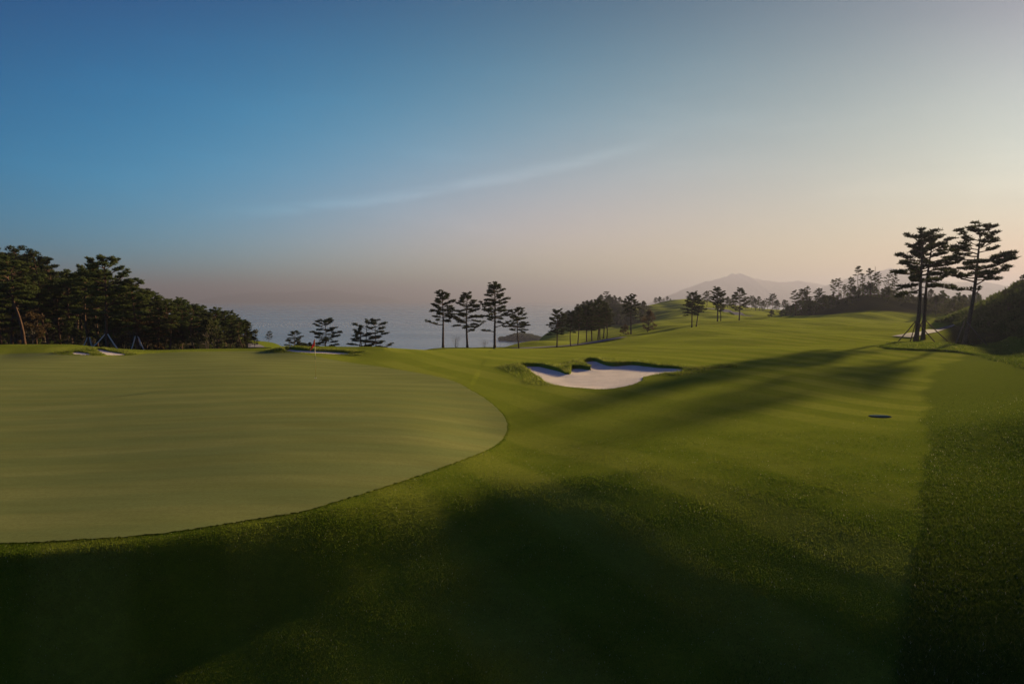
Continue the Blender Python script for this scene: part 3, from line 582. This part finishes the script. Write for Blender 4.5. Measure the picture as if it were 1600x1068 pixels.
# hazy pine wood on the right
PW = [pine(71, 10, .45, ((.4, .08), (.6, .15), (.8, .15), (1, .05)), 15, (.03, 0), .02, (), .8, .6, r0=.011), pine(72, 10, .6, ((.55, .1), (.7, .17), (.85, .16), (1, .06)), 11, (-.03, 0), .02, (), .8, .62, r0=.011),
      pine(73, 10, .35, ((.3, .1), (.55, .19), (.75, .18), (1, .06)), 18, (.02, 0), .02, (), .8, .62, r0=.012), pine(74, 10, .7, ((.65, .1), (.8, .16), (.93, .12), (1, .05)), 8, (.05, 0), .025, (), .8, .6, r0=.010)]
gW = 'tall thin pines of the hazy wood'
def skyR(px): return float(np.interp(px, [1238, 1255, 1285, 1300, 1320, 1342, 1380, 1400, 1430, 1470, 1520], [458, 452, 452, 440, 436, 418, 424, 434, 440, 455, 462]))
W_EXP = [(1243, 455), (1252, 453), (1262, 449), (1279, 452), (1301, 438), (1309, 436), (1326, 434), (1341, 418), (1346, 428), (1358, 421), (1372, 426), (1387, 430), (1396, 428)]
words_ = ['first', 'second', 'third', 'fourth', 'fifth', 'sixth', 'seventh', 'eighth', 'ninth', 'tenth', 'eleventh', 'twelfth', 'thirteenth', 'fourteenth', 'fifteenth', 'sixteenth', 'seventeenth', 'eighteenth', 'nineteenth', 'twentieth', 'twenty first', 'twenty second', 'twenty third', 'twenty fourth']
for i, (px, tp) in enumerate(W_EXP):
    plant(PW[i % 4] if px > 1290 else (T_H if i % 2 else PW[2]), 'pine_tree', px, 186 + (i * 11) % 14, '%s pine from the left breaking the skyline of the hazy wood' % words_[i], 'tree', gW, top=tp)
for i in range(46):
    px = random.uniform(1240, 1530); Y = random.uniform(178, 232)
    plant(PW[i % 4], 'pine_tree', px, Y, 'thin pine standing inside the hazy wood, below its skyline', 'tree', gW, top=skyR(px) + random.uniform(6, 30))
for i in range(105):
    px = random.uniform(1205, 1530); plant([S1, S3, LT[1]][i % 3], 'bush', px, random.uniform(170, 192) + (i % 3) * 14, 'dark undergrowth bush on the bank at the foot of the hazy wood', 'bush', 'undergrowth bushes on the bank of the hazy wood', H=random.uniform(1.5, 3.6))
plant(LT[2], 'leafy_tree', 1492, 150, 'bushy leafy tree between the twin pines and the lone pine', 'tree', top=463); plant(LT[0], 'leafy_tree', 1462, 160, 'leafy tree seen right behind the trunks of the twin pines', 'tree', top=461)
mb = MB(); mb.tube([(0, 0, 0), (0, 0, 8), (0, 0, 16)], [.12, .09, .05], 6); mast = obj('mast', mb.mesh('mast', M['twig'])); x_ = (1365 - 800) / F * 214; mast.location = (x_, 214, zof(416, 214) - 16); tag(mast, 'thin bare mast rising above the hazy wood', 'mast')

# left wood
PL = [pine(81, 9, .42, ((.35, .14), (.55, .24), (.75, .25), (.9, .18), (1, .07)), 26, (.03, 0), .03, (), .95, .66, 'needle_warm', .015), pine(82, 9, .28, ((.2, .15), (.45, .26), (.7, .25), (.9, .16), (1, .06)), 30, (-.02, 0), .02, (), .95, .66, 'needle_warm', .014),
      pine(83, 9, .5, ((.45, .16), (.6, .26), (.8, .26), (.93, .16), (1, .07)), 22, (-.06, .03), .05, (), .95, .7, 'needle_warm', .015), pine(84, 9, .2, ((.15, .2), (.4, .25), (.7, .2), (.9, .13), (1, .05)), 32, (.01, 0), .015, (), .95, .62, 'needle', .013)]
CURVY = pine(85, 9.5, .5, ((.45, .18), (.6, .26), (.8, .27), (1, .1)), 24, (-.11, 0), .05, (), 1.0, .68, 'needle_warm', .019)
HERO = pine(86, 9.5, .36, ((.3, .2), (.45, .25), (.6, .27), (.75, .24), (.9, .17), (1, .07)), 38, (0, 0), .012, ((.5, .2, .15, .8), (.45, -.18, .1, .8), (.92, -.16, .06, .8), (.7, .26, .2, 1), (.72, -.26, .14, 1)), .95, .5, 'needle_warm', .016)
def skyL(px): return float(np.interp(px, [-60, 0, 30, 60, 85, 110, 125, 140, 175, 200, 230, 270, 300, 340, 365, 385, 398], [385, 386, 392, 404, 412, 416, 424, 415, 425, 440, 447, 462, 464, 477, 484, 497, 512]))
plant(CURVY, 'pine_tree', 36, 66, 'pine with a strongly curved reddish trunk near the left edge', 'tree', top=412, rz=0)
hero = plant(HERO, 'pine_tree', 166, 66, 'tallest open crowned pine standing above the small sand slope', 'tree', top=408, rz=0)
side = plant(PL[0], 'pine_tree', 138, 68, 'straight pine just left of the tall one above the sand slope', 'tree', top=425, rz=0)
stk = plant(PL[1], 'pine_tree', 213, 67, 'staked pine right of the sand slope at the wood edge', 'tree', top=440, rz=1)
props(hero, 1.4, ((-1.2, -.5), (1.5, -.6), (.2, 1.4)), 'pale wooden props on the tall pine above the sand slope', .055)
props(side, .95, ((-.4, -.35), (.55, -.4), (0, .8)), 'short pale props on the pine left of the tall one', .055)
props(stk, 1.4, ((-.35, -.5), (.95, -.4), (0, .9)), 'pale wooden props on the staked pine right of the sand slope', .055)
gF = 'pines of the left wood'; k = 0
for i, px in enumerate(list(range(-40, 400, 19))):
    if any(abs(px - q) < 9 for q in (36, 166, 138, 213)): continue
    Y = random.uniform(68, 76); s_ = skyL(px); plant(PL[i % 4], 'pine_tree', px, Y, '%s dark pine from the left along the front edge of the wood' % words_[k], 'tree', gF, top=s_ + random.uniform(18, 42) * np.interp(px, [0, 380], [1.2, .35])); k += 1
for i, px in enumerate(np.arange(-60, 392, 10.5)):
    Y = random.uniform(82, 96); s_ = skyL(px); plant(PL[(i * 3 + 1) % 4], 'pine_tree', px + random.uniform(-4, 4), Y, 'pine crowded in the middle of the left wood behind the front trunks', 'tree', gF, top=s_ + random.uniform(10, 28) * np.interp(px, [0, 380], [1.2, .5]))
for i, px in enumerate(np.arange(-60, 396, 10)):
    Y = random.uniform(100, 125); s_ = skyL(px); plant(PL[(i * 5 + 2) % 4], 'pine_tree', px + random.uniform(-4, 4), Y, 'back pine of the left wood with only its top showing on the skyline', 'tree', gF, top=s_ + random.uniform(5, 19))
for i, (px, top) in enumerate([(26, 390), (61, 396), (82, 409)]): plant(PW[1], 'pine_tree', px, 80, 'wispy pine top poking above the left wood, %s of three' % words_[i], 'tree', gF, top=top)
for i in range(44):
    px = -40 + i * 10 + random.uniform(-4, 4); br_ = 205 < px < 270 or random.random() < .12
    plant(S2 if br_ else [S1, S3][i % 2], 'bush', px, random.uniform(67, 80), 'brown leaved bush in the undergrowth of the left wood' if br_ else 'dark green bush in the undergrowth of the left wood', 'bush', 'undergrowth bushes of the left wood', H=random.uniform(1.6, 3.2) * (1.25 if br_ else 1))
plant(T_J, 'small_tree', 419, 118, 'tiny lone pine on the grass right of the left wood', 'tree', top=518)
# unseen trees added beyond the right edge to shade the foreground
gO = 'unseen trees added to shade the foreground'
for i, (x, y) in enumerate([(52, 57), (63, 66), (50, 51), (57, 53), (66, 68), (48, 45), (61, 58)]):
    plant([T_A, T_C, LT[2]][i % 3], 'pine_tree', 0, y, 'unseen tree added on the bank beyond the right edge for its shade', 'tree', gO, H=6.5 + (i * 1.7) % 3, x=x)

# wooded islet out on the water
def islet():
    Y = 640.0; px = np.array([781, 792, 806, 818, 832, 846, 856]); py = np.array([534, 527, 522, 522, 524, 528, 534]); r = np.random.default_rng(5)
    xs = np.linspace(px[0], px[-1], 60); top = CAMZ + (468 - np.interp(xs, px, py)) / F * Y - 3; wx = (xs - 800) / F * Y; k = np.linspace(-1, 1, 25); env = np.sqrt(1 - k ** 2)
    Z = SEA - 2 + (np.maximum(top, SEA) - SEA + 2)[None] * env[:, None]; X = np.broadcast_to(wx, Z.shape); YY = Y + 22 + k[:, None] * 22 + 0 * X
    i = np.arange(24)[:, None] * 60; j = np.arange(59)[None]; q = np.stack([i + j, i + j + 1, i + 61 + j, i + 60 + j], -1).reshape(-1, 4)
    tag(obj('islet', mesh_np('islet', np.stack([X.ravel(), YY.ravel(), Z.ravel()], 1), q, [M['rock']])), 'low islet on the water', kind='structure')
    mb = MB(); sel = r.integers(0, Z.size, 900); c = np.stack([X.ravel()[sel], YY.ravel()[sel], Z.ravel()[sel] + 1.2], 1); c = c[c[:, 2] > SEA + 1]
    for p in c: tufts(mb, pad_points(p, 1.9, 1.7, 12, r), 1.3, .55, 3, .3, r)
    tag(obj('islet_woods', mb.mesh('islet_woods', M['needle'], False)), 'dark wood covering the islet right of the sea edge pines', 'woods', kind='stuff')
islet()
# rows of floats of a sea farm
def buoys():
    mb = MB(); r = np.random.default_rng(9); c = []
    for py in (503.5, 505.5, 507.5, 510):
        Y = (CAMZ - SEA) * F / (py - 468)
        for px in np.arange(395, 700, 1.3):
            if r.random() < .62: c.append(((px + r.normal(0, .3) - 800) / F * Y, Y + r.normal(0, 4), SEA + .2))
    o_ = np.array([(1, 0, 0), (-1, 0, 0), (0, 1, 0), (0, -1, 0), (0, 0, 1), (0, 0, -1)]) * np.array((.55, .55, .38)); f_ = np.array([(0, 2, 4), (2, 1, 4), (1, 3, 4), (3, 0, 4), (2, 0, 5), (1, 2, 5), (3, 1, 5), (0, 3, 5)])
    for p in c: mb.add(np.array(p) + o_, f_)
    tag(obj('sea_buoys', mb.mesh('sea_buoys', plain('buoy_plastic', rgb(.75, .72, .68), rgb(.8, .78, .75), .5))), 'long pale rows of tiny sea farm floats on the water', 'buoys', kind='stuff')
buoys()

# ------------------------------------------------------------------ flag, drain
def flag():
    g = hit(493, 591, y0=15, y1=50); z = gz(*g) + .02; o = empty('golf_flag', (g[0], g[1], z)); H = zof(529, g[1]) - z
    pm, t, b = mat('striped_pole'); zz = t.new('ShaderNodeSeparateXYZ'); t.l.new(coords(t), zz.inputs[0])
    band = t.mapr(t.math('ABSOLUTE', t.math('SUBTRACT', zz.outputs[2], .52 * H)), .09, .10, 1, 0)
    t.l.new(t.mix(band, rgb(.42, .36, .10), rgb(.02, .02, .02)), b.inputs['Base Color']); b.inputs['Roughness'].default_value = .4
    mb = MB(); mb.tube([(0, 0, -.1), (0, 0, H * .5), (0, 0, H)], .011, 8); obj('pole', mb.mesh('pole', pm), o)
    fm = leaf_material('flag_cloth', rgb(.62, .09, .11), rgb(.70, .13, .14), .5)
    nu, nv = 14, 16; v = []                                    # limp flag: hangs from its hoist in folds, drooping to the left
    for i in range(nv):
        for j in range(nu):
            u, w = j / (nu - 1), i / (nv - 1); droop = u ** 1.3
            v.append((-.012 - u * (.10 + .10 * w) - .05 * math.sin(w * 2.5) * u, .055 * math.sin(u * 11 + w * 1.5) * u ** .5, H - .01 - w * .36 - droop * (.34 - .10 * w)))
    f = [(i * nu + j, i * nu + j + 1, (i + 1) * nu + j + 1, (i + 1) * nu + j) for i in range(nv - 1) for j in range(nu - 1)]
    fl = obj('flag', mesh_np('flag', v, np.array(f), [fm]), o); sm = fl.modifiers.new('thick', 'SOLIDIFY'); sm.thickness = .006
    mb = MB(); th = np.linspace(0, 2 * math.pi, 20); ring = np.c_[np.cos(th) * .054, np.sin(th) * .054, 0 * th + .004]; mb.tube(ring, .005, 5); obj('cup_rim', mb.mesh('cup_rim', plain('cup_white', rgb(.6, .6, .58), rgb(.65, .65, .6), .5)), o)
    tag(o, 'limp red flag on a thin banded pole standing in the green', 'flag')
flag()
def drain():
    g = hit(1375, 650.5, y0=12, y1=50); x, y = g; z = gz(x, y); o = empty('drain_cover', (x, y, z + .012), .1)
    e = .3; o.rotation_euler = (math.atan2(gz(x, y + e) - gz(x, y - e), 2 * e), -math.atan2(gz(x + e, y) - gz(x - e, y), 2 * e), 0)
    dm = plain('drain_plastic', rgb(.010, .026, .022), rgb(.016, .036, .030), 1.0); th = np.linspace(0, 2 * math.pi, 40)
    mb = MB(); mb.tube(np.c_[np.cos(th) * .34, np.sin(th) * .34, 0 * th - .012], .022, 6); obj('frame', mb.mesh('frame', dm), o)
    mb = MB()
    for i in range(-5, 6):
        h_ = math.sqrt(max(.02, .33 ** 2 - (i * .058) ** 2)); mb.tube([(i * .058, -h_, .012), (i * .058, 0, .014), (i * .058, h_, .012)], .012, 5)
    obj('grate', mb.mesh('grate', plain('grate_bars', rgb(.045, .095, .080), rgb(.06, .12, .10), 1.0)), o); mb = MB(); r_ = np.r_[[(0, 0, 0)], np.c_[np.cos(th) * .33, np.sin(th) * .33, 0 * th]]
    mb.add(r_ - np.array((0, 0, .0)), np.array([(0, i + 1, i + 2) for i in range(39)])); obj('pit_shade', mb.mesh('pit_shade', plain('drain_dark', rgb(.004, .006, .006), rgb(.006, .008, .008))), o)  # flat near-black disc painted in for the shade inside the drain
    tag(o, 'round dark green drain grate sunk into the fairway', 'drain cover')
drain()

# ------------------------------------------------------------------ grass
def blades(name, x, y, length, width, m, label, up=1.0, zoff=0.0, lean=.5):
    N = len(x); z = ground_z(x, y, False) + zoff; d = np.c_[rng.normal(0, lean, (N, 2)), np.full(N, up)]; d /= np.linalg.norm(d, axis=1)[:, None]
    a = rng.uniform(0, math.pi, N); s = np.c_[np.cos(a), np.sin(a), 0 * a]; p = np.c_[x, y, z - .004]; L = (length * rng.uniform(.6, 1.3, N))[:, None]; w = np.broadcast_to(width, N)[:, None]
    v = np.stack([p - s * w, p + s * w, p + d * L], 1).reshape(-1, 3); o = obj(name, mesh_np(name, v, np.arange(3 * N).reshape(-1, 3), [m], False))
    ta = o.data.attributes.new('tint', 'FLOAT', 'POINT'); ta.data.foreach_set('value', np.repeat(rng.random(N), 3).astype(np.float32)); return tag(o, label, 'grass', kind='stuff')
def screen_scatter(N, py0, py1, px0=-60, px1=1660):           # even cover at every distance: density falls as the square of the distance
    iy = rng.uniform(py0, py1, N); Y = np.interp(iy, [600, 680, 760, 845, 930, 1068, 1180], [33, 20.7, 16.2, 13.6, 11.8, 9.0, 7.0]); Y *= rng.uniform(.985, 1.015, N); return (rng.uniform(px0, px1, N) - 800) / F * Y, Y
def on_green(x, y): return inside(GREEN, x, y)
def on_sand(x, y):
    m = np.zeros(len(x), bool)
    for s in SAND: m |= inside(s['poly'], x, y)
    return m
def roughmask(x, y): return (800 + x / y * F) + 7 * np.sin(y * .9) + 4 * np.sin(y * 2.3 + 1) + rng.normal(0, 5, len(x)) > np.interp(y, [0, 10, 16, 22, 32, 45, 58, 70], [1400, 1440, 1463, 1452, 1450, 1480, 1560, 1480])
x, y = screen_scatter(820000, 610, 1180); k = ~on_green(x, y) & ~on_sand(x, y) & (rng.random(len(x)) < np.clip((30 - y) / 14, 0, 1) ** .7); x, y = x[k], y[k]; rm = roughmask(x, y)
fx, fy = x[~rm], y[~rm]; blades('turf_grass', fx, fy, np.interp(fy, [8, 20, 30], [.029, .026, .012]) * (1 + .35 * np.sin(fx * 2.1 + np.sin(fy * 1.7)) * np.sin(fy * 2.6 + fx)), .0022 + .00026 * fy, M['blade'], 'short mown fairway grass in the foreground')
rx_, ry_ = x[rm], y[rm]; rx_ = np.concatenate([rx_, rx_ + rng.normal(0, .05, len(rx_))]); ry_ = np.concatenate([ry_, ry_ + rng.normal(0, .05, len(ry_))])
blades('rough_grass', rx_, ry_, np.interp(ry_, [8, 20, 30], [.052, .048, .022]), .0030 + .0003 * ry_, M['blade_rough'], 'longer darker rough grass along the right side', lean=.7)
i_ = rng.integers(0, len(GREEN), 45000); q = GREEN[i_] + (GREEN[i_ - 1] - GREEN[i_]) * rng.random((45000, 1)) + rng.normal(0, .05, (45000, 2)); q = q[(q[:, 1] < 34) & ~inside(GREEN, q[:, 0], q[:, 1])]
blades('fringe_grass', q[:, 0], q[:, 1], .020, .0024 + .0003 * q[:, 1], M['blade'], 'fringe of short grass hugging the edge of the green', lean=.8)
# shaggy lips of the bunkers
def lip_grass():
    xs, ys, ls = [], [], []
    for s, dens in zip(SAND, (1, .35, .35, .7)):
        P = s['poly']; N = int(16000 * dens); i = rng.integers(0, len(P), N); t = rng.random(N)[:, None]; p = P[i - 1] * (1 - t) + P[i] * t
        e = P[i] - P[i - 1]; nrm = np.c_[e[:, 1], -e[:, 0]]; nrm /= np.linalg.norm(nrm, axis=1)[:, None] + 1e-9
        test = P[0:1]; area = np.sum(P[:, 0] * np.roll(P[:, 1], -1) - np.roll(P[:, 0], -1) * P[:, 1]); nrm *= 1 if area > 0 else -1
        back = np.clip((p[:, 1] - s['c'][1]) / 2 + .7, 0, 1); left = np.clip((s['c'][0] - 2.2 - p[:, 0]) / 1.5, 0, 1); wgt = np.maximum(np.maximum(back, left), np.clip((p[:, 0] - s['c'][0] - 1.8) / 1.5, 0, 1))
        keep = rng.random(N) < .12 + .88 * wgt; q = p + nrm * (rng.random(N)[:, None] ** 1.3 * (.25 + 1.1 * wgt[:, None])); q, wgt = q[keep], wgt[keep]
        k = ~on_sand(q[:, 0], q[:, 1]); xs.append(q[k, 0]); ys.append(q[k, 1]); ls.append(.06 + .11 * wgt[k])
    tl = np.array([hit(*q, y0=25, y1=60) for q in [(1071, 577.5), (1100, 575), (1125, 572.5), (1142, 571.5)]]); N = 5000; t = rng.random(N) * 3
    xs.append(np.interp(t, range(4), tl[:, 0]) + rng.normal(0, .14, N)); ys.append(np.interp(t, range(4), tl[:, 1]) + rng.normal(0, .32, N)); ls.append(np.full(N, .17))
    blades('lip_grass', np.concatenate(xs), np.concatenate(ys), np.concatenate(ls), .012, M['fescue'], 'shaggy pale grass on the lips of the bunkers', lean=.8)
lip_grass()
# dark fringe along the edge of the right rough, and cover on the right bank
def fringe():
    p = np.array([hit(*q, y0=30, y1=80) for q in [(1380, 541), (1392, 544.5), (1430, 546), (1470, 547.5), (1500, 550), (1540, 556), (1575, 563), (1620, 573)]])
    N = 9000; t = rng.random(N) * (len(p) - 1); x = np.interp(t, range(len(p)), p[:, 0]) + rng.normal(0, .22, N); y = np.interp(t, range(len(p)), p[:, 1]) + rng.normal(0, .22, N)
    N2 = 26000; iy = rng.uniform(530, 572, N2); ix = rng.uniform(1385, 1640, N2); k = iy < np.interp(ix, [1380, 1400, 1500, 1640], [541, 545, 550, 576]); k &= iy > np.interp(ix, [1385, 1480, 1640], [535, 530, 530])
    Y = 4.1 * F / (iy[k] - 468); x2 = (ix[k] - 800) / F * Y
    blades('edge_grass', np.concatenate([x, x2]), np.concatenate([y, Y]), np.concatenate([np.full(N, .17), np.full(len(Y), .09)]), .02, M['blade_rough'], 'uneven longer grass under the staked pines on the right', lean=.7)
    mb = MB(); N = 24000; px = rng.uniform(1462, 1760, N); Y = rng.uniform(62, 112, N); x = (px - 800) / F * Y; z = ground_z(x, Y, False); k = z > np.where(Y < 75, .6, .9)
    tufts(mb, np.c_[x, Y, z][k], .28, .055, 6, .8); kk = k & (rng.random(N) < .12); tufts(mb, np.c_[x, Y, z + .15][kk], .48, .08, 7, .9); tag(obj('bank_cover', mb.mesh('bank_cover', M['cover'], False)), 'dense low scrub covering the steep bank at the right edge', 'ground cover', kind='stuff')
fringe()
gB = 'small bushes on the right bank'
for i, (px, Y, h) in enumerate([(1532, 86, 1.0), (1549, 87, .8), (1568, 88, 1.1), (1584, 88, .9), (1596, 89, 1.2), (1575, 76, 1.3), (1545, 74, 1.1), (1598, 72, 1.4), (1522, 84, .7), (1490, 120, 1.5)]):
    plant([S3, S1, S1][i % 3], 'bush', px, Y, 'small scrubby bush, %s on the right bank by height of place' % words_[i] if False else 'low scrubby bush growing out of the cover on the right bank', 'bush', gB, H=h)

# ------------------------------------------------------------------ haze
def haze():
    lo, hi = np.array((-30500., -29500., SEA - 31)), np.array((30500., 31500., 216.))
    v = [(x, y, z) for z in (lo[2], hi[2]) for y in (lo[1], hi[1]) for x in (lo[0], hi[0])]
    f = [(0, 2, 3, 1), (4, 5, 7, 6), (0, 1, 5, 4), (2, 6, 7, 3), (0, 4, 6, 2), (1, 3, 7, 5)]
    m = bpy.data.materials.new('sea_haze'); m.use_nodes = True; t = NT(m.node_tree); t.n.clear(); out = t.new('ShaderNodeOutputMaterial'); vo = t.new('ShaderNodeVolumePrincipled')
    vo.inputs['Color'].default_value = rgb(.240, .255, .362); vo.inputs['Density'].default_value = .00033; vo.inputs['Anisotropy'].default_value = .39
    t.l.new(vo.outputs[0], out.inputs['Volume']); tag(obj('haze', mesh_np('haze', v, np.array(f), [m], False)), 'pale haze over sea and land', kind='stuff')
haze()
